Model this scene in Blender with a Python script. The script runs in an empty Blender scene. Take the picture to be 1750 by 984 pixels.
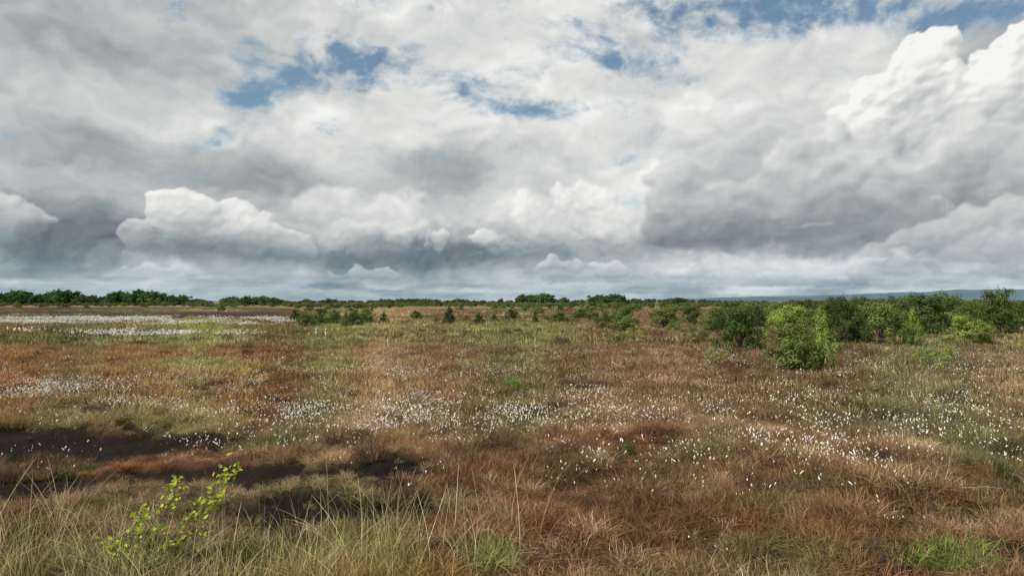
import bpy, math, numpy as np
from mathutils import Vector
scene = bpy.context.scene
CAM_H = 2.3
EL, AZ = 48, -115          # sun elevation, bearing from the view axis (left, slightly behind)

# ------------------------------------------------------------------ noise
def _h(ix, iy, s):
    n = (ix*374761393 + iy*668265263 + s*144269504) & 0xffffffff
    n = ((n ^ (n >> 13))*1274126177) & 0xffffffff
    return ((n ^ (n >> 16)) & 0xffffff)/float(0xffffff)
def vnoise(x, y, s=0):
    x = np.asarray(x, float); y = np.asarray(y, float)
    ix = np.floor(x).astype(np.int64); iy = np.floor(y).astype(np.int64)
    fx = x-ix; fy = y-iy
    fx = fx*fx*(3-2*fx); fy = fy*fy*(3-2*fy)
    a = _h(ix, iy, s); b = _h(ix+1, iy, s); c = _h(ix, iy+1, s); d = _h(ix+1, iy+1, s)
    return (a*(1-fx)+b*fx)*(1-fy)+(c*(1-fx)+d*fx)*fy
def fbm(x, y, s=0, o=4):
    r = 0; a = .5; t = 0
    for i in range(o):
        r = r+a*vnoise(x*2**i+17.3*i, y*2**i-9.1*i, s+i*7); t += a; a *= .5
    return r/t
def rfbm(x, y, s=0, o=5, gain=.5, bill=False):
    """rotated-octave noise; bill gives rounded heaps with creases"""
    r = 0; a = 1.0; t = 0; c, q = math.cos(.9), math.sin(.9)
    for i in range(o):
        n = vnoise(x, y, s+i*7)
        if bill: n = np.abs(2*n-1)**.85
        r = r+a*n; t += a; a *= gain
        x, y = (x*c-y*q)*2.03+5.2, (x*q+y*c)*2.03-3.7
    return r/t
def sst(a, b, v):
    t = np.clip((v-a)/(b-a), 0, 1); return t*t*(3-2*t)
def ell(x, y, cx, cy, rx, ry):
    q = ((x-cx)/rx)**2+((y-cy)/ry)**2
    return np.exp(-q*1.1)

# ------------------------------------------------------------------ land
def height(x, y):
    x = np.asarray(x, float); y = np.asarray(y, float)
    r = np.hypot(x, y)
    near = 1-sst(60, 200, r)
    z = (fbm(x/2.6, y/2.6, 3, 3)-.5)*.44*near + (fbm(x/.8, y/.8, 9, 3)-.5)*.34*(1-sst(20, 50, r))
    pe = peat_mask(x, y)
    return z - .10*pe*near

def peat_mask(x, y):
    wx = x+(fbm(x/1.6, y/1.6, 31, 3)-.5)*2.8*np.clip(y/14, .5, 10); wy = y+(fbm(x/1.6, y/1.6, 41, 3)-.5)*1.4*np.clip(y/14, .5, 10)
    m = 0
    for cx, cy, rx, ry, w in [(-8.6, 11.4, 5.4, 1.35, 1.25), (-6.6, 8.3, 3.0, 1.0, 1.2), (-1.6, 7.7, 1.9, .75, 1.2), (-2.7, 9.2, 1.5, .6, 1.1),
                              (-4.6, 9.3, 2.2, .8, 1.0), (9.8, 13.7, 2.8, .45, 1.2), (.3, 13.1, 1.2, .4, .9), (5.6, 9.2, 1.0, .35, .8), (7.2, 10.4, 1.2, .6, .8), (4.6, 7.3, .8, .25, .8),
                              (-12, 13.2, 3, .5, .9), (-3.6, 16.2, 1.6, .35, .7)]:
        m = np.maximum(m, w*ell(wx, wy, cx, cy, rx, ry))
    near = sst(.40, .55, m+1.25*(fbm(x/.6, y/.42, 77, 4)-.56))
    far = sst(84, 98, wy)*(1-sst(230, 290, wy))*sst(.30, .36, -x/np.maximum(y, 1))
    far = far*sst(.36, .46, fbm(x/40, y/9, 88, 3)+.08)
    far2 = sst(96, 101, y)*(1-sst(112, 120, y))*sst(.10, .14, (x/np.maximum(y, 1)+.36))*(1-sst(.18, .22, x/np.maximum(y, 1)))*sst(.4, .5, fbm(x/12, y/5, 89, 3))
    return np.clip(np.maximum(near, np.maximum(far, far2)), 0, 1)

C = dict(tan=(.46, .325, .180), rust=(.37, .165, .060), red=(.28, .125, .075), green=(.14, .18, .050), yg=(.33, .34, .120), olive=(.22, .210, .100), brown=(.17, .100, .060))
def land(x, y):
    x = np.asarray(x, float); y = np.asarray(y, float)
    s = x/np.maximum(y, 1.0)
    g = np.clip(y/14, .7, 8)
    wx = x+(fbm(x/3/g, y/3/g, 5, 3)-.5)*4*g; wy = y+(fbm(x/3/g, y/3/g, 6, 3)-.5)*3*g
    L = 1-sst(-.45, -.1, s)          # left side
    R = sst(0.0, .35, s)
    W = {}
    W['tan'] = 1.15+.9*(sst(13, 17, wy)*(1-sst(25, 31, wy)))*R + .8*(1-sst(12, 16, wy))
    W['rust'] = .30+2.3*L*sst(13, 16, wy)*(1-sst(30, 39, wy)) + 1.6*L*sst(46, 52, wy)*(1-sst(60, 70, wy))+.8*sst(24, 27, wy)*(1-sst(29, 33, wy))
    W['red'] = .45+1.9*(1-sst(8.5, 12, wy))*sst(-.25, .1, s)
    W['green'] = .14+.8*sst(28, 36, wy)*(1-L*.6)+1.6*sst(180, 300, y)+.3*ell(wx, wy, -3.6, 6.0, 3.4, .9)
    W['yg'] = .16+2.4*sst(30, 36, wy)*(1-sst(60, 76, wy))*(1-.6*L)+1.3*L*sst(38, 41, y)*(1-sst(46, 50, y))+1.5*ell(wx, wy, -10, 23, 8, 1.5)+1.0*ell(wx, wy, -3.6, 6.0, 3.6, 1.0)
    W['olive'] = .50+1.6*ell(wx, wy, 9, 13, 6, 4.5)+.8*sst(25, 40, wy)+1.0*R*sst(22, 30, wy)+.9*sst(80, 120, y)
    W['brown'] = .60+1.2*ell(wx, wy, -5.5, 9, 5, 2.6)+.6*sst(18, 28, wy)+.8*ell(wx, wy, 2.0, 19, 5, 2.2)
    tot = 0; col = np.zeros(x.shape+(3,))
    gg = np.clip(y/16, .8, 12)
    for i, k in enumerate(W):
        n = fbm(x/(2.6*gg)+i*13.7, y/(1.7*gg)+i*5.1, 100+i*11, 5)
        w = W[k]*np.exp((n-.5)*13)
        tot = tot+w; col += w[..., None]*np.array(C[k])
    col /= tot[..., None]
    v = .58+.78*fbm(x/(.8*gg), y/(.6*gg), 200, 4)
    v = v*(.66+.68*fbm(x/(5*gg)+3, y/(2.6*gg), 210, 3))*(.84+.16*sst(8, 13, y))  # broad tone patches in the plant colour also stand in for cloud shadows
    return col*v[..., None]

def cotton(x, y):
    wx = x+(fbm(x/2, y/2, 51, 3)-.5)*3; wy = y+(fbm(x/2, y/2, 61, 3)-.5)*2.4
    m = .10*(y < 30)*(y > 8.5)
    for cx, cy, rx, ry, w in [(-11.5, 17.0, 5, 1.6, 1.1), (-10.3, 14.2, 3.6, .9, 1.8), (-3.0, 13.1, 3.0, 1.4, 1.9), (-.2, 12.2, 2.4, 1.1, .9), (1.9, 9.5, 2.8, 1.3, .50),
                              (6.0, 11.6, 3.6, 2.0, .26), (9.5, 13.5, 4, 2.4, .30), (3.5, 15.5, 4, 1.5, .2), (-4.6, 20, 4, 1.4, .5)]:
        m = m+w*ell(wx, wy, cx, cy, rx, ry)
    return m*sst(.34, .60, fbm(x/.8, y/.8, 71, 3))
def cotton_far(x, y):
    s = -x/np.maximum(y, 1)
    band = sst(60, 68, y)*(1-sst(84, 92, y))*sst(.28, .38, s)
    band = band*sst(.51, .60, fbm(x/9, y/2.2, 72, 4)+.03)
    b2 = ell(x, y, -24.5, 43.5, 5.5, 2.2)*sst(.42, .55, fbm(x/2, y/2, 73, 3))
    b3 = sst(97, 100, y)*(1-sst(104, 108, y))*sst(.05, .1, s+.2)*(1-sst(.25, .3, s))*sst(.55, .62, fbm(x/9, y/4, 74, 3))
    b4 = sst(100, 110, y)*(1-sst(170, 190, y))*sst(.36, .45, s)*sst(.60, .66, fbm(x/30, y/7, 75, 3))
    return np.maximum(np.maximum(np.maximum(band, b2), .2*b3), .7*b4)

# ------------------------------------------------------------------ materials
def newmat(name):
    m = bpy.data.materials.new(name); m.use_nodes = True
    nt = m.node_tree; nt.nodes.clear(); return m, nt
def ND(nt, t, **kw):
    n = nt.nodes.new(t)
    for k, v in kw.items(): setattr(n, k, v)
    return n
def foliage_mat(name, source, transl=.3, vlo=.55, vhi=1.35, jitter=.04):
    m, nt = newmat(name); l = nt.links
    if source == 'inst':
        a = ND(nt, 'ShaderNodeAttribute', attribute_type='INSTANCER', attribute_name='tint'); csock = a.outputs['Color']
    elif source == 'obj':
        a = ND(nt, 'ShaderNodeObjectInfo'); csock = a.outputs['Color']
    else:
        a = ND(nt, 'ShaderNodeRGB'); a.outputs[0].default_value = (*source, 1); csock = a.outputs[0]
    bv = ND(nt, 'ShaderNodeAttribute', attribute_type='GEOMETRY', attribute_name='bv')
    mr = ND(nt, 'ShaderNodeMapRange'); mr.inputs[3].default_value = vlo; mr.inputs[4].default_value = vhi
    l.new(bv.outputs['Fac'], mr.inputs[0])
    mh = ND(nt, 'ShaderNodeMath', operation='PINGPONG'); l.new(bv.outputs['Fac'], mh.inputs[0]); mh.inputs[1].default_value = .13
    mh2 = ND(nt, 'ShaderNodeMapRange'); mh2.inputs[2].default_value = .13; mh2.inputs[3].default_value = .5-jitter; mh2.inputs[4].default_value = .5+jitter
    l.new(mh.outputs[0], mh2.inputs[0])
    hsv = ND(nt, 'ShaderNodeHueSaturation')
    l.new(mh2.outputs[0], hsv.inputs['Hue']); l.new(mr.outputs[0], hsv.inputs['Value']); l.new(csock, hsv.inputs['Color'])
    p = ND(nt, 'ShaderNodeBsdfDiffuse')
    t = ND(nt, 'ShaderNodeBsdfTranslucent'); mx = ND(nt, 'ShaderNodeMixShader'); mx.inputs[0].default_value = transl
    l.new(hsv.outputs[0], p.inputs['Color']); l.new(hsv.outputs[0], t.inputs['Color'])
    l.new(p.outputs[0], mx.inputs[1]); l.new(t.outputs[0], mx.inputs[2])
    o = ND(nt, 'ShaderNodeOutputMaterial'); l.new(mx.outputs[0], o.inputs[0])
    return m
def plain_mat(name, c, rough=.8, nscale=30, var=.3):
    m, nt = newmat(name); l = nt.links
    tc = ND(nt, 'ShaderNodeTexCoord'); n = ND(nt, 'ShaderNodeTexNoise'); n.inputs['Scale'].default_value = nscale; n.inputs['Detail'].default_value = 5
    l.new(tc.outputs['Object'], n.inputs['Vector'])
    r = ND(nt, 'ShaderNodeValToRGB'); e = r.color_ramp.elements
    e[0].position = .3; e[1].position = .7
    e[0].color = (*[v*(1-var) for v in c], 1); e[1].color = (*[min(1, v*(1+var)) for v in c], 1)
    l.new(n.outputs['Fac'], r.inputs[0])
    p = ND(nt, 'ShaderNodeBsdfPrincipled'); p.inputs['Roughness'].default_value = rough; p.inputs['Specular IOR Level'].default_value = .2
    l.new(r.outputs[0], p.inputs['Base Color']); o = ND(nt, 'ShaderNodeOutputMaterial'); l.new(p.outputs[0], o.inputs[0])
    return m
MAT_GRASS = foliage_mat('grass_blades', 'inst', .35, .25, 1.95, .018)
MAT_HEATH = foliage_mat('heather_twigs', 'inst', .15, .4, 1.6, .02)
MAT_LEAF = foliage_mat('leaves', 'obj', .35, .4, 1.7, .015)
MAT_LEAFI = foliage_mat('leaves_scattered', 'inst', .3, .5, 1.5, .015)
MAT_BARK = plain_mat('bark', (.13, .10, .075), .9, 12)
MAT_PUFF = plain_mat('cotton_fluff', (.78, .76, .70), .95, 60, .08)
MAT_STEM = plain_mat('cotton_stem', (.16, .13, .06), .8)

# ------------------------------------------------------------------ mesh helpers
def mk_mesh(name, V, F, bv=None, mats=(), mi=None, smooth=False):
    me = bpy.data.meshes.new(name); me.from_pydata([tuple(v) for v in V], [], F)
    if bv is not None:
        a = me.attributes.new('bv', 'FLOAT', 'POINT'); a.data.foreach_set('value', np.asarray(bv, np.float32))
    for m in mats: me.materials.append(m)
    if mi is not None: me.polygons.foreach_set('material_index', np.asarray(mi, np.int32))
    if smooth: me.polygons.foreach_set('use_smooth', np.ones(len(F), bool))
    me.update(); return me

def blades(rng, nb, h, w, rad, lean, segs=3, hmin=.45, droop=.25, kink=0.0):
    V = []; F = []; B = []
    for i in range(nb):
        a = rng.uniform(0, 6.283); r = rad*math.sqrt(rng.uniform()); bx, by = r*math.cos(a), r*math.sin(a)
        la = a+rng.normal()*1.0; ln = lean*abs(rng.normal(.6, .5))
        hh = h*rng.uniform(hmin, 1); dx, dy = math.cos(la), math.sin(la)
        wa = rng.uniform(0, 6.283); wx, wy = math.cos(wa)*w/2, math.sin(wa)*w/2
        b = rng.uniform(); i0 = len(V); jx = jy = 0.
        for k in range(segs+1):
            t = k/segs; o = hh*ln*t**1.8
            z = hh*t*(1-droop*ln*t)-.03*(k == 0)
            if kink and k: jx += rng.normal()*kink*h; jy += rng.normal()*kink*h
            px, py = bx+dx*o+jx, by+dy*o+jy
            if k < segs:
                f = 1-.55*t
                V += [(px-wx*f, py-wy*f, z), (px+wx*f, py+wy*f, z)]; B += [b, b]
            else:
                V.append((px, py, z)); B.append(b)
        for k in range(segs-1):
            q = i0+2*k; F.append((q, q+1, q+3, q+2))
        q = i0+2*(segs-1); F.append((q, q+1, q+2))
    return V, F, B

def src_collection(name, meshes):
    c = bpy.data.collections.new(name)
    for i, me in enumerate(meshes):
        c.objects.link(bpy.data.objects.new('%s_%02d' % (name, i), me))
    return c

def scatter(name, coll, nvar, x, y, z, scale, tint, rng, tilt=.12):
    n = len(x)
    me = bpy.data.meshes.new(name)
    me.vertices.add(n); me.vertices.foreach_set('co', np.stack([x, y, z], 1).astype(np.float32).ravel())
    rot = np.stack([rng.normal(0, tilt, n), rng.normal(0, tilt, n), rng.uniform(0, 6.283, n)], 1)
    if scale.ndim == 1: scale = np.stack([scale]*3, 1)
    for nm, ar in (('rot', rot), ('scl', scale), ('tint', tint)):
        a = me.attributes.new(nm, 'FLOAT_VECTOR', 'POINT'); a.data.foreach_set('vector', ar.astype(np.float32).ravel())
    a = me.attributes.new('idx', 'INT', 'POINT'); a.data.foreach_set('value', rng.integers(0, nvar, n).astype(np.int32))
    ob = bpy.data.objects.new(name, me); scene.collection.objects.link(ob)
    ng = bpy.data.node_groups.new(name+'_scatter', 'GeometryNodeTree')
    ng.interface.new_socket('Geometry', in_out='INPUT', socket_type='NodeSocketGeometry')
    ng.interface.new_socket('Geometry', in_out='OUTPUT', socket_type='NodeSocketGeometry')
    N = ng.nodes; l = ng.links
    gi = N.new('NodeGroupInput'); go = N.new('NodeGroupOutput')
    ci = N.new('GeometryNodeCollectionInfo'); ci.inputs['Collection'].default_value = coll
    ci.inputs['Separate Children'].default_value = True; ci.inputs['Reset Children'].default_value = True
    ip = N.new('GeometryNodeInstanceOnPoints'); ip.inputs['Pick Instance'].default_value = True
    def at(nm, ty):
        q = N.new('GeometryNodeInputNamedAttribute'); q.data_type = ty; q.inputs[0].default_value = nm; return q.outputs[0]
    e2r = N.new('FunctionNodeEulerToRotation')
    l.new(at('rot', 'FLOAT_VECTOR'), e2r.inputs[0])
    l.new(gi.outputs[0], ip.inputs['Points']); l.new(ci.outputs[0], ip.inputs['Instance'])
    l.new(at('idx', 'INT'), ip.inputs['Instance Index']); l.new(e2r.outputs[0], ip.inputs['Rotation'])
    l.new(at('scl', 'FLOAT_VECTOR'), ip.inputs['Scale']); l.new(ip.outputs[0], go.inputs[0])
    md = ob.modifiers.new('scatter', 'NODES'); md.node_group = ng
    return ob

def wedge(rng, n, d0, d1, half=.95):
    r = np.sqrt(rng.uniform(d0*d0, d1*d1, n)); s = rng.uniform(-half, half, n)
    return s*r, r

def grid_mesh(name, V, F):
    me = bpy.data.meshes.new(name)
    me.vertices.add(len(V)); me.vertices.foreach_set('co', V.astype(np.float32).ravel())
    me.loops.add(F.size); me.loops.foreach_set('vertex_index', F.astype(np.int32).ravel())
    me.polygons.add(len(F)); me.polygons.foreach_set('loop_start', (np.arange(len(F))*4).astype(np.int32))
    me.update(calc_edges=True)
    me.polygons.foreach_set('use_smooth', np.ones(len(F), bool))
    return me

rng = np.random.default_rng(7)
# ------------------------------------------------------------------ ground
NR, NA = 640, 620
rad = np.concatenate([[0.0], np.geomspace(1.0, 60, 380), np.geomspace(61, 20000, NR-381)])
u = np.linspace(-1, 1, NA, endpoint=False); ang = math.pi*(u*.42+.58*u**3)
R_, A_ = np.meshgrid(rad, ang, indexing='ij')
gx = R_*np.sin(A_); gy = R_*np.cos(A_)
gz = height(gx, gy)
ii, jj = np.meshgrid(np.arange(NR-1), np.arange(NA), indexing='ij'); j2 = (jj+1) % NA
me = grid_mesh('ground', np.stack([gx, gy, gz], -1).reshape(-1, 3), np.stack([ii*NA+jj, (ii+1)*NA+jj, (ii+1)*NA+j2, ii*NA+j2], -1).reshape(-1, 4))
ay = np.abs(gy)
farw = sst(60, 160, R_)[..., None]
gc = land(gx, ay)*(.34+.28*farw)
cf = cotton_far(gx, gy)[..., None]
gc = gc*(1-.5*cf)+np.array((.42, .37, .30))*.5*cf
pm = peat_mask(gx, gy)[..., None]
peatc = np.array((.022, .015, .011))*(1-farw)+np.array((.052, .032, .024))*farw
gc = gc*(1-pm)+peatc*pm
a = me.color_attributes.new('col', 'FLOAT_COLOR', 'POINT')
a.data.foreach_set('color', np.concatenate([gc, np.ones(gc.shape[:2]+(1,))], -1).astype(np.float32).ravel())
m, nt = newmat('moorland'); l = nt.links
at = ND(nt, 'ShaderNodeAttribute', attribute_name='col')
tc = ND(nt, 'ShaderNodeTexCoord')
n1 = ND(nt, 'ShaderNodeTexNoise'); n1.inputs['Scale'].default_value = 9; n1.inputs['Detail'].default_value = 8; n1.inputs['Roughness'].default_value = .75
n2 = ND(nt, 'ShaderNodeTexNoise'); n2.inputs['Scale'].default_value = .25; n2.inputs['Detail'].default_value = 8; n2.inputs['Roughness'].default_value = .7
l.new(tc.outputs['Object'], n1.inputs['Vector']); l.new(tc.outputs['Object'], n2.inputs['Vector'])
ad = ND(nt, 'ShaderNodeMath', operation='ADD'); l.new(n1.outputs['Fac'], ad.inputs[0]); l.new(n2.outputs['Fac'], ad.inputs[1])
mr = ND(nt, 'ShaderNodeMapRange'); mr.inputs[1].default_value = .75; mr.inputs[2].default_value = 1.25; mr.inputs[3].default_value = .35; mr.inputs[4].default_value = 1.75
l.new(ad.outputs[0], mr.inputs[0])
vm = ND(nt, 'ShaderNodeVectorMath', operation='SCALE'); l.new(at.outputs['Color'], vm.inputs[0]); l.new(mr.outputs[0], vm.inputs['Scale'])
p = ND(nt, 'ShaderNodeBsdfPrincipled'); p.inputs['Roughness'].default_value = .95; p.inputs['Specular IOR Level'].default_value = .1
bp = ND(nt, 'ShaderNodeBump'); bp.inputs['Strength'].default_value = 1; bp.inputs['Distance'].default_value = .16
l.new(n1.outputs['Fac'], bp.inputs['Height']); l.new(bp.outputs[0], p.inputs['Normal'])
l.new(vm.outputs[0], p.inputs['Base Color']); o = ND(nt, 'ShaderNodeOutputMaterial'); l.new(p.outputs[0], o.inputs[0])
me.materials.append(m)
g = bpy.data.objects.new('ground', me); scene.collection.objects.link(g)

# ------------------------------------------------------------------ grass
near_src = src_collection('grass_tuft_near', [mk_mesh('tuft', *blades(rng, 95, .29, .0068, .19, 1.6, 3, .3, .38, .06), [MAT_GRASS]) for _ in range(9)])
mid_src = src_collection('grass_tuft_mid', [mk_mesh('tuft_m', *blades(rng, 80, .30, .014, .28, 1.1, 3, .4, .3, .04), [MAT_GRASS]) for _ in range(7)])
far_src = src_collection('grass_tuft_far', [mk_mesh('tuft_f', *blades(rng, 70, .32, .035, .7, .6, 2), [MAT_GRASS]) for _ in range(5)])
def grass_band(name, src, nv, n, d0, d1, s0, s1):
    x, y = wedge(rng, n, d0, d1)
    pk = peat_mask(x, y); keep = rng.uniform(size=n) > pk*.95
    x, y = x[keep], y[keep]; pk = pk[keep]
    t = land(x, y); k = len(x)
    v = rng.uniform(.62, 1.38, k)[:, None]
    st = rng.uniform(size=k)
    t = np.where((st < .09)[:, None], t*.5+.5*np.array(C['green']), t)
    t = np.where((st > .89)[:, None], t*.4+.6*np.array((.56, .45, .28)), t)
    sc = rng.uniform(s0, s1, k)*(.25+1.4*fbm(x/.9, y/.9, 300, 3))*(1-.5*ell(x, y, -5, 9.0, 6, 3.0))*(1-.5*pk)
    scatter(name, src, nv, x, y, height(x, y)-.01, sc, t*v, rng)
grass_band('moor_grass', near_src, 9, 9500, 3.6, 15, .6, 1.15)
grass_band('moor_grass', mid_src, 7, 13000, 14, 34, .7, 1.2)
grass_band('moor_grass', far_src, 5, 12500, 32, 90, .65, 1.1)
grass_band('moor_grass', far_src, 5, 8000, 85, 200, .9, 1.5)

# ------------------------------------------------------------------ heather
heath_src = src_collection('heather_clump', [mk_mesh('heather_m', *blades(rng, 240, .28, .010, .22, .9, 2, .3, .25, .06), [MAT_HEATH]) for _ in range(6)])
x, y = wedge(rng, 34000, 4.0, 52)
wh = np.maximum(1.0*ell(x, y, -6, 9.3, 5.5, 2.4), .35*ell(x, y, -1, 10, 4, 3))
wh = np.maximum(wh, .6*ell(x, y, 2.0, 19, 2.6, 1.6)); wh = np.maximum(wh, .30)
wh = wh*sst(.47, .62, fbm(x/1.1, y/1.1, 400, 3))
wh = wh*(1-.86*peat_mask(x, y))
k = rng.uniform(size=len(x)) < wh*.75
x, y = x[k], y[k]
ex = np.array([(-.55, 9.7), (-.35, 9.9), (-.7, 9.6), (-.1, 13.2), (.25, 13.0), (-8.3, 13.6), (-8.0, 13.7), (-2.4, 13.9), (1.1, 19), (1.6, 19.3), (2.4, 19.1), (2.9, 19.4), (1.9, 17.3), (3.6, 15.4), (3.2, 15.6)])
x = np.concatenate([x, ex[:, 0]]); y = np.concatenate([y, ex[:, 1]])
n = len(x); mixv = rng.uniform(size=n)[:, None]
tint = np.array((.095, .062, .045))*(1-mixv)+np.array((.21, .125, .085))*mixv
gm = rng.uniform(size=n) < .16; tint[gm] = (.11, .12, .05)
sc = rng.uniform(.5, 1.05, n)*(1+.35*sst(20, 40, y)); sc[-len(ex):] = 1.2
scatter('heather', heath_src, 6, x, y, height(x, y)-.02, sc, tint, rng)

# ------------------------------------------------------------------ cotton grass
def puffs(rng, nh, radius, ps, h):
    V = []; F = []; MI = []
    for i in range(nh):
        a = rng.uniform(0, 6.283); r = radius*math.sqrt(rng.uniform()); bx, by = r*math.cos(a), r*math.sin(a)
        hh = h*rng.uniform(.65, 1.1); lx, ly = rng.normal(.04, .05, 2); s = ps*rng.uniform(.4, 1.3)
        i0 = len(V); V += [(bx-.0015, by, 0), (bx+.0015, by, 0), (bx+lx+.001, by+ly, hh)]; F.append((i0, i0+1, i0+2)); MI.append(1)
        dx, dy = rng.normal(.7, .6), rng.normal(0, .6); i0 = len(V); rings = 4; sd = 5
        for k in range(rings):
            t = k/(rings-1); rr = s*(.15+.7*math.sin(math.pi*(t*.85+.12)))
            cz = hh+s*1.5-t*s*3.0; cx = bx+lx+dx*s*t*1.6; cy = by+ly+dy*s*t*1.6
            for q in range(sd):
                an = q/sd*6.283+k*.6; w = rr*rng.uniform(.5, 1.4)
                V.append((cx+w*math.cos(an), cy+w*math.sin(an), cz+rng.normal()*s*.25))
        for k in range(rings-1):
            for q in range(sd):
                q2 = (q+1) % sd; F.append((i0+k*sd+q, i0+k*sd+q2, i0+(k+1)*sd+q2, i0+(k+1)*sd+q)); MI.append(0)
        F.append(tuple(i0+q for q in range(sd))); MI.append(0); F.append(tuple(i0+(rings-1)*sd+q for q in range(sd))[::-1]); MI.append(0)
    return mk_mesh('cotton_m', V, F, None, [MAT_PUFF, MAT_STEM], MI)
cs = src_collection('cotton_tuft', [puffs(rng, 5, .28, .0088, .34) for _ in range(9)])
x, y = wedge(rng, 56000, 5.5, 34)
k = rng.uniform(size=len(x)) < cotton(x, y)*.60*np.clip(1.5-y/60, .4, 1)*(1-.8*peat_mask(x, y)); x, y = x[k], y[k]
scatter('cotton_grass', cs, 9, x, y, height(x, y)-rng.uniform(0, .06, len(x)), rng.uniform(.8, 1.25, len(x)), np.ones((len(x), 3)), rng, .15)
cs2 = src_collection('cotton_tuft_far', [puffs(rng, 22, .9, .028, .36) for _ in range(4)])
x, y = wedge(rng, 40000, 38, 112, .95)
k = rng.uniform(size=len(x)) < cotton_far(x, y)*.40; x, y = x[k], y[k]
scatter('cotton_grass', cs2, 4, x, y, height(x, y)+.05, rng.uniform(.7, 1.3, len(x)), np.ones((len(x), 3)), rng, .05)

# ------------------------------------------------------------------ long foreground grass
tall = src_collection('tall_tuft', [mk_mesh('tall', *blades(rng, 34, .72, .006, .26, .9, 5, .25, .3), [MAT_GRASS]) for _ in range(7)])
stalk = src_collection('tall_stalk', [mk_mesh('stalk', *blades(rng, 7, 1.0, .0055, .22, .75, 6, .6, .3), [MAT_GRASS]) for _ in range(6)])
x, y = wedge(rng, 5200, 4.3, 7.6, .95)
w = sst(.15, .55, (1-sst(5.8, 6.9, y+.25*(fbm(x, y, 8, 2)-.5)*4))*(1-sst(-1.8, -.1, x)))*(.5+.5*sst(.4, .6, fbm(x/.5, y/.5, 18, 3)))
k = rng.uniform(size=len(x)) < w*.20; x, y = x[k], y[k]
n = len(x); mv = rng.uniform(size=n)[:, None]
tint = (np.array((.22, .24, .065))*(1-mv)+np.array((.54, .45, .22))*mv)*rng.uniform(.65, 1.25, n)[:, None]
scatter('long_grass', tall, 7, x, y, height(x, y), rng.uniform(.4, .9, n), tint, rng, .14)
x, y = wedge(rng, 900, 4.6, 7.0, .95)
k = rng.uniform(size=len(x)) < .26*(1-sst(-1.2, .3, x)); x, y = x[k], y[k]; n = len(x)
scatter('long_grass', stalk, 6, x, y, height(x, y), rng.uniform(.6, .95, n), np.tile(np.array((.56, .47, .26)), (n, 1))*rng.uniform(.7, 1.2, n)[:, None], rng, .16)
pts = []
for cx, cy, sp, cnt in [(3.85, 6.05, .20, 12), (-.25, 6.1, .16, 9), (0.0, 18.3, .45, 12), (-1.8, 23.3, .7, 12)]:
    for _ in range(cnt): pts.append((cx+rng.normal()*sp, cy+rng.normal()*sp*.6))
pts = np.array(pts); n = len(pts)
tint = np.tile(np.array((.19, .27, .05)), (n, 1)); tint[-12:] = (.45, .44, .18); tint[12:21] = (.30, .32, .11)
scatter('green_tussock', near_src, 9, pts[:, 0], pts[:, 1], height(pts[:, 0], pts[:, 1]), rng.uniform(.7, 1.2, n), tint*rng.uniform(.8, 1.2, n)[:, None], rng)

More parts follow.
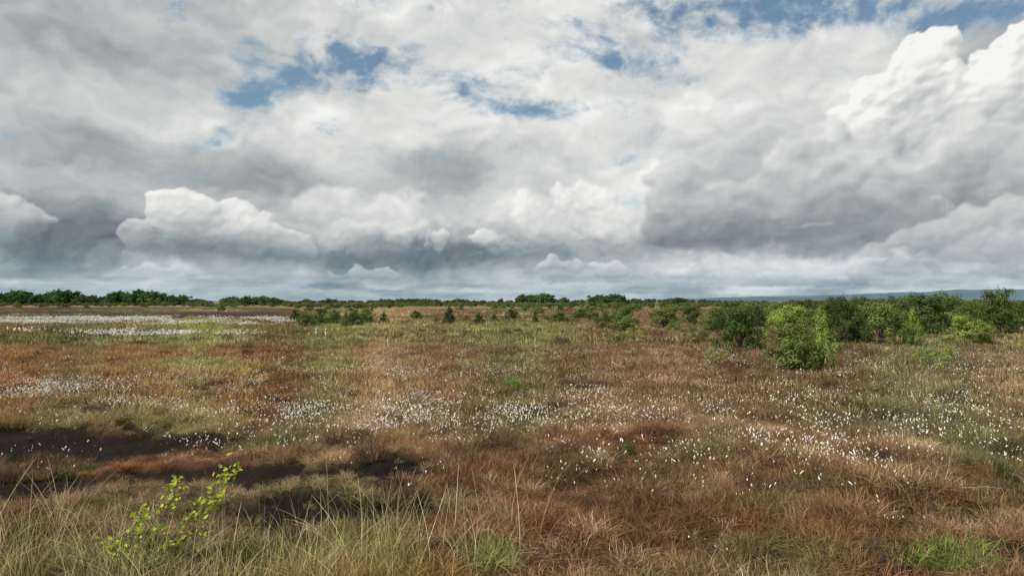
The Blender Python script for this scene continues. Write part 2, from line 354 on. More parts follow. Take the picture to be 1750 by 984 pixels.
# ------------------------------------------------------------------ trees
def tube(V, F, MI, B, pts, r0, r1, sd=5, mi=1):
    i0 = len(V); n = len(pts)
    for k, p in enumerate(pts):
        r = r0+(r1-r0)*k/(n-1)
        for q in range(sd):
            a = q/sd*6.283; V.append((p[0]+r*math.cos(a), p[1]+r*math.sin(a), p[2])); B.append(.5)
    for k in range(n-1):
        for q in range(sd):
            q2 = (q+1) % sd; F.append((i0+k*sd+q, i0+k*sd+q2, i0+(k+1)*sd+q2, i0+(k+1)*sd+q)); MI.append(mi)
def tree_mesh(name, seed, style, nleaf, ls, leafmat, ncl=70):
    rg = np.random.default_rng(seed); V = []; F = []; MI = []; B = []
    prof = {'round': lambda f: math.sqrt(max(0, 1-((f-.42)/.60)**2)),
            'spiky': lambda f: (.35+.65*min(1, f/.3))*(1-f)**.75*1.15,
            'cone': lambda f: (1-f)**.8*1.05,
            'low': lambda f: math.sqrt(max(0, 1-((f-.3)/.75)**2)),
            'tall': lambda f: math.sqrt(max(0, 1-((f-.58)/.45)**2))}[style]
    nst = 1 if style in ('cone', 'tall') else 7
    stems = []
    for i in range(nst):
        a = rg.uniform(0, 6.283); e = rg.uniform(.1, .38) if nst > 1 else .02; top = rg.uniform(.65, .93)
        pts = [(.06*math.cos(a)*k/5*(nst > 1)+e*math.cos(a)*(k/5)**1.3+rg.normal()*.012, e*math.sin(a)*(k/5)**1.3+rg.normal()*.012, top*k/5-.02*(k == 0)) for k in range(6)]
        stems.append(pts); tube(V, F, MI, B, pts, .018 if nst > 1 else .03, .004)
    cl = []
    lob = rg.uniform(0, 6.283, 3)
    for i in range(ncl):
        f = rg.uniform(.06, .97) if style != 'tall' else rg.uniform(.2, .97)
        a = rg.uniform(0, 6.283); u = rg.uniform()**.42
        rr = .5*prof(f)*(1+.22*math.sin(2*a+lob[0])+.14*math.sin(5*a+lob[1]+f*6))*u
        c = np.array((rr*math.cos(a), rr*math.sin(a), f*(.93+.08*rg.normal())))
        sg = .048*rg.uniform(.7, 1.6); sz = sg*rg.uniform(.6, 1.1)
        if style == 'spiky' or rg.uniform() < .15: sz = sg*1.8; sg *= .65
        cl.append((c, sg, sz, rg.uniform()))
        if i < 34:
            st = stems[rg.integers(nst)]; p0 = np.array(st[rg.integers(1, 5)])
            mid = (p0+c)/2+rg.normal(0, .02, 3); tube(V, F, MI, B, [p0, mid, c], .006, .002, 3)
    wt = np.array([q[1]**2*q[2] for q in cl])**.6; wt /= wt.sum()
    idx = rg.choice(ncl, nleaf, p=wt)
    for i in idx:
        c, sg, sz, cb = cl[i]
        p = c+np.array((rg.normal()*sg, rg.normal()*sg, rg.normal()*sz))
        if p[2] < .01: p[2] = abs(p[2])+.01
        nrm = (p-c)/sg*.5+np.array((p[0]*1.2, p[1]*1.2, .4))+rg.normal(0, .4, 3); nrm /= np.linalg.norm(nrm)
        t = np.cross(nrm, rg.normal(size=3)); t /= np.linalg.norm(t); s = np.cross(nrm, t)
        L = ls*rg.uniform(.6, 1.3); i0 = len(V)
        V += [p-t*L*.5, p+s*L*.33, p+t*L*.5, p-s*L*.33]
        b = min(1, max(0, .55*cb+.45*rg.uniform())); B += [b]*4
        F.append((i0, i0+1, i0+2, i0+3)); MI.append(0)
    return mk_mesh(name, V, F, B, [leafmat, MAT_BARK], MI)
heroes = {'round': [tree_mesh('willow', 11+i, 'round', 7000, .042, MAT_LEAF, 72) for i in range(4)],
          'spiky': [tree_mesh('birch', 31+i, 'spiky', 4200, .040, MAT_LEAF, 60) for i in range(2)],
          'low': [tree_mesh('scrub', 41+i, 'low', 1300, .06, MAT_LEAF, 34) for i in range(2)],
          'cone': [tree_mesh('pine', 51, 'cone', 3500, .05, MAT_LEAF, 60)]}
DK = (.090, .130, .040); MD = (.150, .205, .055); BR = (.26, .33, .075); PI = (.05, .085, .035)
# kind, shape, lateral ratio (x/y), distance, width, height, colour
T = [('willow_bush', 'round', .408, 21.8, 1.7, 1.5, MD), ('birch_tree', 'spiky', .452, 21.9, 1.1, 1.95, BR), ('birch_tree', 'spiky', .425, 22.6, 1.2, 1.7, MD),
     ('willow_bush', 'round', .332, 30.6, 2.1, 1.95, DK), ('willow_bush', 'round', .49, 33.5, 1.9, 2.25, DK), ('willow_bush', 'round', .54, 34, 2.2, 2.15, MD), ('birch_tree', 'spiky', .587, 33.8, 1.4, 1.75, BR),
     ('willow_bush', 'round', .668, 36, 2.4, 1.6, BR), ('willow_bush', 'round', .60, 47, 4.0, 2.7, DK), ('willow_bush', 'round', .635, 50, 3.3, 2.6, MD), ('willow_bush', 'round', .713, 48.5, 3.0, 3.0, DK),
     ('willow_bush', 'round', .405, 46, 3.0, 1.95, BR), ('willow_bush', 'round', .30, 52, 2.7, 1.75, MD), ('willow_bush', 'round', .35, 55, 2.6, 1.9, DK), ('willow_bush', 'round', .455, 52, 2.7, 2.3, DK),
     ('willow_bush', 'round', .223, 57, 2.8, 1.75, MD), ('willow_bush', 'round', .163, 54, 2.4, 1.85, MD), ('willow_bush', 'round', .137, 57, 1.6, 1.4, DK), ('scrub_bush', 'low', .155, 36, 1.5, .78, BR),
     ('scrub_bush', 'low', .27, 38, 1.6, .9, MD), ('scrub_bush', 'low', .61, 22.4, 1.0, .75, BR), ('scrub_bush', 'low', .30, 23, .8, .6, BR), ('scrub_bush', 'low', .19, 41, .8, .55, BR), ('scrub_bush', 'low', .10, 26, .5, .35, MD),
     ('scrub_bush', 'low', .065, 45, .7, .5, BR), ('scrub_bush', 'low', .545, 19.5, .5, .35, BR), ('scrub_bush', 'low', .64, 26, .5, .6, BR),
     ('pine_tree', 'cone', -.092, 67, 1.5, 1.75, PI), ('pine_tree', 'cone', -.049, 67, 1.4, 1.2, DK), ('pine_tree', 'cone', -.026, 76, 1.0, .8, DK), ('pine_tree', 'cone', .034, 70, 1.0, 1.2, DK),
     ('willow_bush', 'round', .070, 70, 1.5, 1.15, DK), ('willow_bush', 'round', -.317, 76, 1.3, 1.35, DK), ('willow_bush', 'round', -.302, 60, 1.5, 1.15, DK), ('willow_bush', 'round', -.278, 68, 2.1, 1.6, DK),
     ('willow_bush', 'round', -.262, 67, 1.9, 1.45, MD), ('birch_tree', 'spiky', -.243, 60, 1.3, 1.3, MD), ('willow_bush', 'round', -.232, 64, 1.9, 1.35, DK), ('willow_bush', 'round', -.213, 70, 1.9, 1.5, MD), ('pine_tree', 'cone', -.188, 70, 1.1, 1.1, DK),
     ('willow_bush', 'round', .51, 60, 3.0, 2.5, MD), ('willow_bush', 'round', .56, 66, 3.2, 2.6, DK), ('willow_bush', 'round', .67, 62, 3.0, 2.4, MD), ('willow_bush', 'round', .75, 60, 3.2, 2.2, DK), ('willow_bush', 'round', .79, 40, 2.6, 1.7, MD),
     ('willow_bush', 'round', .26, 66, 2.6, 1.9, DK), ('willow_bush', 'round', .385, 68, 3.2, 2.1, MD),
     ('willow_bush', 'round', .43, 60, 3.0, 2.4, DK), ('willow_bush', 'round', .58, 56, 3.2, 2.7, MD), ('willow_bush', 'round', .70, 66, 3.4, 2.6, DK), ('willow_bush', 'round', .32, 76, 3.2, 2.1, DK), ('willow_bush', 'round', .47, 74, 3.4, 2.7, DK),
     ('scrub_bush', 'low', -.29, 64, 1.4, .7, MD), ('scrub_bush', 'low', -.25, 72, 1.6, .8, DK), ('scrub_bush', 'low', .02, 58, .8, .5, MD), ('willow_bush', 'round', .12, 75, 1.6, 1.0, DK), ('scrub_bush', 'low', .47, 28, 1.0, .6, MD),
     ('willow_bush', 'round', -.14, 84, 1.5, 1.1, DK), ('scrub_bush', 'low', -.11, 74, 1.3, .8, MD), ('scrub_bush', 'low', -.07, 80, 1.4, .8, MD), ('willow_bush', 'round', .0, 88, 1.7, 1.2, DK), ('scrub_bush', 'low', .05, 82, 1.5, .9, MD), ('willow_bush', 'round', .10, 86, 2.0, 1.3, DK),
     ('scrub_bush', 'low', .18, 48, 1.2, .7, BR), ('scrub_bush', 'low', .24, 46, 1.3, .8, MD), ('scrub_bush', 'low', .36, 40, 1.2, .8, BR), ('scrub_bush', 'low', -.16, 62, 1.0, .6, MD)]
for i, (nm, stl, s, d, w, h, c) in enumerate(T):
    ms = heroes[stl]; ob = bpy.data.objects.new(nm, ms[i % len(ms)]); scene.collection.objects.link(ob)
    X, Y = s*d, d
    ob.location = (X, Y, float(height(X, Y))); ob.scale = (w, w*rng.uniform(.85, 1.1), h*1.04); ob.rotation_euler = (0, 0, rng.uniform(0, 6.28))
    k = rng.uniform(.85, 1.15); ob.color = (c[0]*k*rng.uniform(.9, 1.15), c[1]*k, c[2]*k, 1)

# scattered middle-distance scrub
scr = src_collection('scrub_far', [tree_mesh('scrubf', 61+i, 'round', 1300, .085, MAT_LEAFI, 40) for i in range(5)])
x, y = wedge(rng, 9000, 66, 420, .95); s = x/y
w = .20*sst(.16, .36, s)*(1-sst(110, 220, y)*.4)+.06+.22*sst(140, 260, y)*sst(-.36, -.2, s)+.32*sst(230, 330, y)
w = w*sst(.42, .58, fbm(x/16, y/16, 500, 3)+.10*sst(.2, .4, s))*(1-.92*peat_mask(x, y))*(1-.9*cotton_far(x, y))
w = np.where((s < -.1) & (y < 150), w*.12, w)
k = rng.uniform(size=len(x)) < w*np.clip(y/200, .35, 1)*.9; x, y, s = x[k], y[k], s[k]; n = len(x)
hh = rng.uniform(.9, 2.2, n)*(1+.2*sst(.3, .5, s)); ww = hh*rng.uniform(1.0, 1.8, n)
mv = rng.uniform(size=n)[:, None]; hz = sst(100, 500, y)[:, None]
tint = (np.array(DK)*(1-mv)+np.array((.20, .25, .065))*mv)*(1-.25*hz)+np.array((.10, .14, .13))*.25*hz  # blue-grey distance haze mixed into the leaf tint
scatter('distant_scrub', scr, 5, x, y, height(x, y)-.05, np.stack([ww, ww, hh], 1), tint, rng, .02)
tsrc = src_collection('tree_far', [tree_mesh('treef', 71+i, 'tall', 1100, .11, MAT_LEAFI, 40) for i in range(5)])
def line(name, n, s0, s1, d0, d1, h0, h1, col, gap=0):
    s = rng.uniform(s0, s1, n); y = rng.uniform(d0, d1, n); x = s*y
    v = fbm(s*40, s*0+d0, 600, 3)
    if gap: k = fbm(s*60, s*0+d0+5, 620, 3) > gap; s, y, x, v = s[k], y[k], x[k], v[k]; n = len(s)
    hh = (h0+(h1-h0)*sst(.25, .75, v))*rng.uniform(.65, 1.15, n); ww = hh*rng.uniform(.8, 1.4, n)
    t = np.array(col)*1.5*rng.uniform(.7, 1.4, n)[:, None]
    scatter(name, tsrc, 5, x, y, height(x, y)-.12*hh, np.stack([ww, ww, hh], 1), t, rng, .02)
line('distant_tree_line', 380, -1.0, -.475, 430, 500, 6.3, 9.4, (.045, .075, .025))
line('distant_tree_line', 180, -.48, -.30, 430, 520, 2.8, 6.0, (.06, .095, .035), .42)
line('distant_tree_line', 240, -.32, .0, 560, 700, 2.8, 5.2, (.055, .085, .04), .42)
line('distant_tree_line', 220, .0, .30, 520, 640, 3.0, 6.0, (.045, .075, .035), .40)
line('distant_tree_line', 50, .012, .055, 520, 560, 7.5, 8.8, (.05, .09, .03))
line('distant_tree_line', 40, .115, .165, 520, 560, 6.5, 7.6, (.05, .085, .03))
line('distant_tree_line', 240, .25, 1.0, 500, 700, 2.6, 4.0, (.05, .085, .04), .4)
line('distant_tree_line', 1200, -1.0, 1.0, 1100, 1500, 4.0, 7.5, (.05, .08, .065), .38)  # farthest row: bluish haze worked into the leaf colour

# ------------------------------------------------------------------ hills
prof = [(-70, 3), (-45, 6), (-26, 4), (-24.5, 3), (-23, 0), (9, 0), (13, 4), (17, 6), (20, 8), (24, 9), (27, 11), (29, 13), (31, 14), (33, 17), (35, 17.0), (37, 16), (41, 16), (50, 13), (70, 8)]
az = np.linspace(-70, 70, 700); el = np.interp(az, *zip(*prof))
el = el+(fbm(az*.9, az*0, 700, 4)-.5)*2.2*np.clip(el/5, 0, 1)
V = []; F = []; rows = [(7200, 0), (7800, .45), (8600, .85), (9300, 1), (10500, .3)]
for r, f in rows:
    for a, e in zip(az, el):
        hh = (e/1167*9300+2.3)*f*(1 if f in (0, 1) else 1+.3*(vnoise(a*1.5, r/400, 5)-.5)) if e > .05 else -5
        V.append((r*math.sin(math.radians(a)), r*math.cos(math.radians(a)), hh-3*(f == 0)))
n = len(az)
for k in range(len(rows)-1):
    for j in range(n-1): F.append((k*n+j, k*n+j+1, (k+1)*n+j+1, (k+1)*n+j))
hm = plain_mat('hazy_hillside', (.075, .120, .155), 1.0, .0016, .2)  # aerial haze painted in as a bluish base colour
ho = bpy.data.objects.new('hills', mk_mesh('hills', V, F, None, [hm], None, True)); scene.collection.objects.link(ho)

# ------------------------------------------------------------------ marker posts
wm = plain_mat('white_paint', (.72, .74, .76), .5, 20, .06); bm_ = plain_mat('blue_paint', (.10, .22, .42), .5, 20, .1)
for s, d, h in [(-.2862, 44.6, .62), (-.2725, 45.0, .56)]:
    V = []; F = []; MI = []; B = []
    tube(V, F, MI, B, [(0, 0, -.1), (0, 0, h*.72)], .055, .055, 10, 0)
    tube(V, F, MI, B, [(0, 0, h*.72), (0, 0, h*.86)], .059, .059, 10, 1)
    tube(V, F, MI, B, [(0, 0, h*.86), (0, 0, h*.97), (0, 0, h)], .055, .02, 10, 0)
    F.append(tuple(range(len(V)-10, len(V)))); MI.append(0)
    ob = bpy.data.objects.new('marker_post', mk_mesh('marker_post', V, F, None, [wm, bm_], MI)); scene.collection.objects.link(ob)
    ob.location = (s*d, d, float(height(s*d, d)))

# ------------------------------------------------------------------ birch sapling
rg = np.random.default_rng(5); V = []; F = []; MI = []; B = []
def leaf(p, L):
    nrm = np.array((rg.normal()*.5, -.5+rg.normal()*.4, .7+rg.normal()*.4)); nrm /= np.linalg.norm(nrm)
    t = np.cross(nrm, rg.normal(size=3)); t /= np.linalg.norm(t); s = np.cross(nrm, t); i0 = len(V); b = rg.uniform()
    c = nrm*L*.08
    V.extend([p, p+t*L*.35+s*L*.30, p+t*L*.7+s*L*.24, p+t*L, p+t*L*.7-s*L*.24, p+t*L*.35-s*L*.30, p+t*L*.5-c]); B.extend([b]*7)
    for q in range(6): F.append((i0+q, i0+(q+1) % 6, i0+6)); MI.append(0)
base = np.array((0., 0., 0.))
for tip, bend in [((.78, 0, .95), (.25, 0, .1)), ((.66, .05, .84), (.3, 0, .1)), ((.30, .05, .80), (-.05, 0, .1)), ((0.05, -.1, .55), (-.05, 0, 0)), ((.45, .1, .60), (.1, 0, 0)), ((-.2, -.1, .30), (0, 0, 0))]:
    tip = np.array(tip); bend = np.array(bend); P = []
    for k in range(9):
        t = k/8; P.append(base+tip*t+bend*math.sin(math.pi*t)*.5*np.array((1, 1, -1))+rg.normal(0, .006, 3))
    tube(V, F, MI, B, P, .007, .002, 5)
    for k in range(2, 9):
        for j in range(rg.integers(1, 4) if k < 6 else 8):
            a = P[k]+rg.normal(0, .012, 3)
            e = a+rg.normal(0, .032, 3)+np.array((0, 0, .02)); tube(V, F, MI, B, [P[k], e], .002, .001, 3)
            for q in range(2): leaf(e+rg.normal(0, .012, 3), rg.uniform(.035, .06))
sm = foliage_mat('sapling_leaf', (.38, .45, .07), .4, .65, 1.35, .015)
so = bpy.data.objects.new('birch_sapling', mk_mesh('birch_sapling', V, F, B, [sm, MAT_BARK], MI)); scene.collection.objects.link(so)
so.location = (-3.24, 6.0, float(height(-3.24, 6.0)))

# ------------------------------------------------------------------ sun
dv = Vector((math.sin(math.radians(AZ))*math.cos(math.radians(EL)), math.cos(math.radians(AZ))*math.cos(math.radians(EL)), math.sin(math.radians(EL))))
sl = bpy.data.lights.new('sun', 'SUN'); sl.energy = 4.8; sl.angle = math.radians(.53); sl.color = (1, .95, .86)
so = bpy.data.objects.new('sun', sl); scene.collection.objects.link(so); so.rotation_euler = (-dv).to_track_quat('-Z', 'Y').to_euler(); so.location = (-20, -10, 30)

# ------------------------------------------------------------------ cloud dome (bearing U, elevation V in degrees)
step = .09
ua = np.arange(-60, 60, step); va = np.concatenate([np.arange(-1.0, 5, .07), np.arange(5, 26, step), np.arange(26, 41, .16)])
U, V_ = np.meshgrid(ua, va)
dva = np.gradient(va)
def blur(A, n):
    for _ in range(2):
        for ax in (0, 1):
            k = 2*n+1; p_ = [(0, 0), (0, 0)]; p_[ax] = (n+1, n)
            c = np.cumsum(np.pad(A, p_, mode='edge'), axis=ax)
            A = (np.take(c, range(k, c.shape[ax]), ax)-np.take(c, range(0, c.shape[ax]-k), ax))/k
    return A
def relief(H, k=1.0, dv_=None):
    dv_ = dva if dv_ is None else dv_
    gv = np.gradient(H, axis=0)/dv_[:, None]; gu = np.gradient(H, axis=1)/step
    return np.tanh(k*(.55*gu-.85*gv))
# warps
w1 = rfbm(U/9, V_/6, 11, 4)-.5; w2 = rfbm(U/9, V_/6, 23, 4)-.5
f1 = rfbm(U/1.6, V_/1.3, 37, 5, .6)-.5; f2 = rfbm(U/1.6, V_/1.3, 53, 5, .6)-.5
Uw = U+w1*7+f1*1.6; Vw = V_+w2*4+f2*1.3
Um = U+w1*1.6+f1*1.8; Vm = V_+w2*1.0+f2*1.5
b_big = rfbm(Uw/7, Vw/5, 61, 6, .5, True); b_mid = rfbm(Uw/3.2, Vw/2.0, 67, 6, .5, True); b_sml = rfbm((U+f1*.6)/1.7, (V_+f2*.35)/.75, 71, 5, .5, True)
k1 = sst(5, 12, V_); k3 = 1-sst(1.5, 4.5, V_)
R_big = relief(blur(b_big, 2)*3.2, .55); R_mid = relief(blur(b_mid, 1)*1.3, .6); R_sml = relief(blur(b_sml, 1)*.5, .6)
rel = R_big*k1+R_mid*(1-k1)*(1-k3)+R_sml*k3
occ = ((b_big-blur(b_big, 14))*k1+(b_mid-blur(b_mid, 9))*(1-k1))
def G(items, u, v):
    r = 0
    for a, b, ra, rb, w in items: r = r+w*np.exp(-((u-a)/ra)**2-((v-b)/rb)**2)
    return r
# brightness of the deck
B0 = .870+G([(-33, 17.5, 12, 3.6, -.19), (-24, 22, 8, 3, -.10), (-30, 10, 10, 2.6, -.20), (-19, 9.0, 4.5, 2.2, -.20), (-34, 4.6, 9, 2.4, -.33), (-18, 3.4, 16, 1.8, -.30), (-6, 10.3, 6, 2.4, -.21), (-2, 3.8, 10, 2.0, -.29),
                   (20, 9, 10, 3.5, -.12), (34, 16, 3.5, 3, -.12), (0, 22, 8, 1.4, -.05), (-26, 13.2, 6, .9, .08), (12, 11, 2.5, 2.2, .10), (-12, 7.0, 4, 1.6, .06), (-2, 14, 6, 1.5, .04), (40, 10, 10, 5, -.12), (-50, 12, 10, 10, -.15), (50, 20, 12, 10, -.1),
                   (16, 4.2, 8, 1.5, -.22), (30, 4.0, 8, 1.2, -.12)], Uw, Vw)
B0 = B0+.09*(rfbm(Uw/5, Vw/3, 83, 4)-.5)*2
wisp = rfbm(Uw/3+.4*Vw, Vw/1.6, 97, 6, .6)-.5
Lum = B0+rel*.070+occ*.14+wisp*.12
# openings to the blue
open_ = G([(-13.3, 19.2, 7, 2.0, .85), (-4.5, 17.4, 4.5, 1.5, .65), (-22.5, 15.6, 3.2, 1.1, .60), (-24.0, 12.4, 2.0, 1.2, .65), (-18, 17, 5, 1.6, .45), (16, 22.4, 8, 2.0, .85), (24, 21.2, 6, 1.6, .7), (34, 19.4, 6, 1.8, .85), (9.5, 19.5, 4, 1.5, .55), (1, 15.6, 6, 1.0, .45), (14, 18.5, 6, 1.6, .4), (-2, 34, 22, 6, .7), (-40, 30, 14, 5, .6), (34, 30, 16, 5, .6)], Um, Vm)
ragg = rfbm(U/3.6+w1*1.2, V_/2.0+w2*1.2, 101, 7, .66)-.5
al = 1-sst(.18, 1.0, open_+ragg*1.9)*.95
al = np.clip(al, 0, 1)
Lum = Lum+.06*(1-al)

def comp(L, A, l, a):
    a = np.clip(a, 0, 1)
    return L*(1-a)+l*a, A*(1-a)+a
g1 = rfbm(U/.55, V_/.5, 141, 4, .6)-.5; g2 = rfbm(U/.55, V_/.5, 151, 4, .6)-.5
patch = rfbm(U/3.4+w1*4, V_/2.0+w2*4, 161, 5, .55)
def heap(ells, seed, rr, nn, vb, base, top, kd, edge=.25, kv_h=6, soft=0, fade=.8, maxa=1.0, pt=.30, keep=.2):
    """cauliflower cumulus: nested puffs on domes, lit from the sun side, torn into the deck behind"""
    global Lum, al
    rg = np.random.default_rng(seed)
    u0 = min(e[0]-e[2] for e in ells)-3; u1 = max(e[0]+e[2] for e in ells)+3; v0 = -1; v1 = max(e[1]+e[3] for e in ells)+3
    iu = (ua > u0) & (ua < u1); iv = (va > v0) & (va < v1); i0, i1 = np.where(iu)[0][[0, -1]]; j0, j1 = np.where(iv)[0][[0, -1]]
    S = (slice(j0, j1+1), slice(i0, i1+1)); dvl = dva[j0:j1+1]
    u = U[S]+f1[S]*1.7+w1[S]*2.4+g1[S]*.5; v = V_[S]+f2[S]*1.3+w2[S]*1.5+g2[S]*.45
    H = np.full(u.shape, -9.0)
    for a, b, ra, rb in ells:
        q = 1-((u-a)/ra)**2-((v-b)/rb)**2
        H = np.maximum(H, np.where(q > 0, np.sqrt(np.maximum(q, 0))*min(ra, rb)*.7, -9))
    for r_, n_ in zip(rr, nn):
        Hs = blur(np.maximum(H, 0), 2) if r_ < .5 else H
        for _ in range(n_):
            a, b, ra, rb = ells[rg.integers(len(ells))]
            t = rg.uniform(0, 6.283); q = rg.uniform()**.4*1.0
            pu = a+ra*q*math.cos(t); pv = b+rb*q*math.sin(t); r = r_*rg.uniform(.45, 1.45)
            if pv < vb+.2*r: continue
            as_ = rg.uniform(.85, 1.5)
            d2 = ((u-pu)/as_**.5)**2+((v-pv)*as_**.5)**2
            m_ = d2 < r*r
            if not m_.any(): continue
            jj_ = np.argmin(np.abs(va[j0:j1+1]-pv)); ii_ = min(max(int((pu-ua[i0])/step), 0), H.shape[1]-1)
            z0 = max(Hs[jj_, ii_], 0)-.45*r
            H = np.where(m_, np.maximum(H, z0+.8*np.sqrt(np.maximum(r*r-d2, 0))), H)
    Hp = np.maximum(H, 0)
    fine = rfbm((U[S]+f1[S])/1.1, (V_[S]+f2[S]*.7)/.8, seed+5, 6, .58, True)
    Hp = blur(Hp, 1)+fine*.55*(H > 0)
    msk = blur((H > 0).astype(float), 1+soft)
    Hb = blur(Hp, 1+soft//2)
    gu = np.gradient(Hb, axis=1)/step; gv = np.gradient(Hb, axis=0)/dvl[:, None]
    nl = 1/np.sqrt(1+gu**2+gv**2); lam = (.50*gu-.80*gv+.38)*nl
    big = blur(Hp, 10); gub = np.gradient(big, axis=1)/step; gvb = np.gradient(big, axis=0)/dvl[:, None]
    lamb = (.50*gub-.80*gvb+.38)/np.sqrt(1+gub**2+gvb**2)
    oc = np.clip((Hp-big)*.9, -.5, .5)
    hgt = sst(vb-.2, vb+kv_h, v)
    l_ = base+(top-base)*(hgt*.65+.35*sst(-.3, .8, lamb))+kd*(lam-.35)*(.35+.65*hgt)+kd*.6*oc
    l_ = l_+wisp[S]*.12+(patch[S]-.5)*.22
    l_ = l_*(1-keep)+Lum[S]*keep
    pa = sst(pt-.10, pt+.14, patch[S]+.20*hgt-.05)
    a_ = sst(.5-edge, .5+edge, msk+f1[S]*.3)*sst(vb-fade, vb+fade*.9, v+f2[S]*1.0)*maxa*pa
    Lum[S], al[S] = comp(Lum[S], al[S], np.minimum(l_, .965), a_)
heap([(6.0, 7.6, 2.6, 1.8), (9.4, 6.4, 2.4, 1.4), (2.5, 7.0, 2.2, 1.1)], 3, [1.2, .6, .32], [40, 120, 240], 4.2, .66, .90, .12, .35, 4.4, 1, 1.8, .85, .50)
heap([(-12.5, 6.6, 3.6, 1.3), (-15.5, 8.0, 2.0, .9), (-9.5, 7.6, 1.6, .8)], 4, [1.0, .5], [40, 140], 4.6, .72, .88, .09, .45, 4, 2, 1.8, .75, .52)
heap([(31.2, 15.9, 2.2, 2.8), (28.6, 13.6, 3.0, 2.0), (33.6, 12.4, 3.2, 2.6), (38, 14.4, 4, 3.2), (44, 13, 5, 4), (32, 10.5, 2.4, 2.6), (26.6, 12.6, 1.6, 1.0)], 5, [1.4, .7, .35], [60, 220, 520], 8.5, .66, .94, .16, .25, 6, 0, 2.5, 1, .32)
heap([(-36.8, 5.3, 2.2, 1.2)], 6, [.8, .4], [20, 50], 4.4, .60, .86, .10, .3, 2.4, 0, 1.0, .9, .3)
heap([(18.5, 6.6, 5.0, 2.4), (25, 9.0, 5.4, 3.2), (22, 5.6, 7, 2.6), (30, 7.2, 6, 3.2), (35, 8.8, 4.5, 3.0), (42, 8, 6, 4), (14.5, 7.8, 2.0, 1.8)], 8, [1.6, .8, .4], [80, 240, 400], 3.6, .48, .77, .11, .40, 7.5, 2, 1.8, .93, .24, .15)
heap([(36, 4.2, 5, 1.9), (44, 5, 7, 3), (31, 3.2, 3.5, 1.0)], 10, [1.2, .6, .3], [40, 100, 160], 2.4, .60, .82, .10, .35, 3.6, 1, 1.4, .9, .36)
heap([(-23.8, 5.4, 4.0, 1.6), (-26.0, 6.9, 1.9, 1.4), (-20, 4.5, 3.2, 1.1), (-27.5, 4.8, 1.8, 1.2)], 12, [.9, .45, .24], [50, 170, 340], 3.3, .58, .89, .13, .25, 4.2, 0, 1.3, .95, .28)
heap([(-6.6, 4.9, 1.3, .7), (-2.6, 4.9, 1.0, .6), (-.8, 4.4, 1.5, .5)], 14, [.5, .25], [30, 90], 3.8, .64, .86, .11, .3, 1.8, 0, .9, .85, .42)
heap([(4, 2.6, 1.8, .8), (8.5, 2.5, 1.6, .6), (14.5, 2.0, 2.6, .6), (20, 1.9, 2, .5), (-13, 2.1, 2.6, .5), (28, 2.0, 2, .6), (-28, 1.9, 3, .5), (34, 1.6, 3, .5)], 16, [.5, .25], [50, 140], 1.5, .60, .82, .10, .35, 1.6, 0, .9, .8, .44)
# low distant deck in perspective
zz = np.sin(np.radians(np.maximum(V_, 0)))+.10
qx = np.sin(np.radians(U))/zz; qy = np.cos(np.radians(U))/zz
nb = rfbm(qx*1.3+w1+g1*.3, qy*1.5+g2*.5, 131, 5, .55)
Lb = .655+(nb-.5)*.60+R_sml*.09
Lum, al = comp(Lum, al, Lb, sst(3.2, .9, V_)*.66)
Lum, al = comp(Lum, al, np.full_like(U, .70), (1-sst(-.2, 1.0, V_))*.55)
Lum = np.clip(Lum, .40, .965)
# neutral whites, slightly blue greys
xs = [.40, .50, .60, .70, .82, .97]
rr_ = np.interp(Lum, xs, [.375, .470, .578, .688, .815, .965]); gg_ = np.interp(Lum, xs, [.415, .508, .610, .705, .822, .964]); bb_ = np.interp(Lum, xs, [.440, .530, .622, .710, .818, .952])
hzn = (1-sst(.5, 5.5, V_)); rr_ = rr_-.04*hzn; bb_ = bb_+.025*hzn
lin = lambda c: np.where(c < .04045, c/12.92, ((c+.055)/1.055)**2.4)
fade = (1-sst(34, 40, V_))*(1-sst(53, 59, np.abs(U)))
RGBA = np.stack([lin(rr_), lin(gg_), lin(bb_), np.clip(al, 0, 1)*fade], -1)
RAD = 15000.0
ur = np.radians(U); vr = np.radians(V_)
SV = np.stack([RAD*np.sin(ur)*np.cos(vr), RAD*np.cos(ur)*np.cos(vr), RAD*np.sin(vr)+CAM_H], -1).reshape(-1, 3)
nv_, nu_ = U.shape; ii, jj = np.meshgrid(np.arange(nv_-1), np.arange(nu_-1), indexing='ij')
sm_ = grid_mesh('sky', SV, np.stack([ii*nu_+jj, ii*nu_+jj+1, (ii+1)*nu_+jj+1, (ii+1)*nu_+jj], -1).reshape(-1, 4))
a = sm_.color_attributes.new('cloud', 'FLOAT_COLOR', 'POINT'); a.data.foreach_set('color', RGBA.astype(np.float32).ravel())
m, nt = newmat('clouds'); l = nt.links
at = ND(nt, 'ShaderNodeAttribute', attribute_name='cloud'); e = ND(nt, 'ShaderNodeEmission'); t = ND(nt, 'ShaderNodeBsdfTransparent'); mx = ND(nt, 'ShaderNodeMixShader'); o = ND(nt, 'ShaderNodeOutputMaterial')
l.new(at.outputs['Color'], e.inputs['Color']); l.new(at.outputs['Alpha'], mx.inputs[0]); l.new(t.outputs[0], mx.inputs[1]); l.new(e.outputs[0], mx.inputs[2]); l.new(mx.outputs[0], o.inputs[0])
m.cycles.emission_sampling = 'NONE'
sm_.materials.append(m)
scene.collection.objects.link(bpy.data.objects.new('sky', sm_))

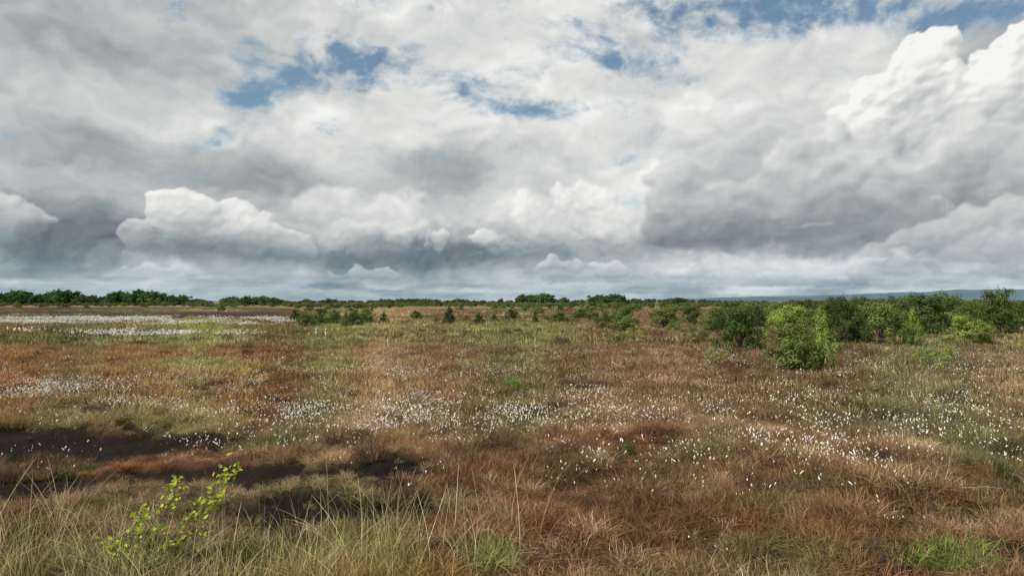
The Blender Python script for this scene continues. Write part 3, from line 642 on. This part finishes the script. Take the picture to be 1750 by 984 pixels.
# ------------------------------------------------------------------ world
w = bpy.data.worlds.new('World'); scene.world = w; w.use_nodes = True
nt = w.node_tree; nt.nodes.clear(); l = nt.links
sky = ND(nt, 'ShaderNodeTexSky', sky_type='NISHITA', sun_disc=False)
sky.sun_elevation = math.radians(EL); sky.sun_rotation = math.radians(AZ)
skm = ND(nt, 'ShaderNodeVectorMath', operation='MULTIPLY'); l.new(sky.outputs[0], skm.inputs[0]); skm.inputs[1].default_value = (.82, 1.0, .95)
tc = ND(nt, 'ShaderNodeTexCoord'); no = ND(nt, 'ShaderNodeTexNoise'); no.inputs['Scale'].default_value = 2.4; no.inputs['Detail'].default_value = 4
l.new(tc.outputs['Generated'], no.inputs['Vector'])
cr = ND(nt, 'ShaderNodeMapRange', interpolation_type='SMOOTHSTEP'); cr.inputs[1].default_value = .36; cr.inputs[2].default_value = .56
l.new(no.outputs['Fac'], cr.inputs[0])
# cloud cover overhead and behind; the northern sector is covered by the cloud dome
sx = ND(nt, 'ShaderNodeSeparateXYZ'); l.new(tc.outputs['Generated'], sx.inputs[0])
up = ND(nt, 'ShaderNodeMapRange', interpolation_type='SMOOTHSTEP'); up.inputs[1].default_value = .50; up.inputs[2].default_value = .64; l.new(sx.outputs[2], up.inputs[0])
bk = ND(nt, 'ShaderNodeMapRange', interpolation_type='SMOOTHSTEP'); bk.inputs[1].default_value = .60; bk.inputs[2].default_value = .48; l.new(sx.outputs[1], bk.inputs[0])
mxx = ND(nt, 'ShaderNodeMath', operation='MAXIMUM'); l.new(up.outputs[0], mxx.inputs[0]); l.new(bk.outputs[0], mxx.inputs[1])
ml = ND(nt, 'ShaderNodeMath', operation='MULTIPLY'); l.new(mxx.outputs[0], ml.inputs[0]); l.new(cr.outputs[0], ml.inputs[1])
mixc = ND(nt, 'ShaderNodeMix', data_type='RGBA'); l.new(ml.outputs[0], mixc.inputs[0]); l.new(skm.outputs[0], mixc.inputs[6]); mixc.inputs[7].default_value = (6.2, 6.3, 6.2, 1)
bg = ND(nt, 'ShaderNodeBackground'); bg.inputs['Strength'].default_value = .1; l.new(mixc.outputs[2], bg.inputs['Color'])
wo = ND(nt, 'ShaderNodeOutputWorld'); l.new(bg.outputs[0], wo.inputs[0])

# ------------------------------------------------------------------ camera
cd = bpy.data.cameras.new('camera'); cd.lens = 24; cd.sensor_width = 36; cd.clip_end = 60000; cd.clip_start = .05
co = bpy.data.objects.new('camera', cd); scene.collection.objects.link(co)
co.location = (0, 0, CAM_H); co.rotation_euler = (math.radians(90+1.13), 0, 0)
scene.camera = co
scene.view_settings.view_transform = 'Standard'; scene.view_settings.look = 'None'; scene.view_settings.exposure = 0
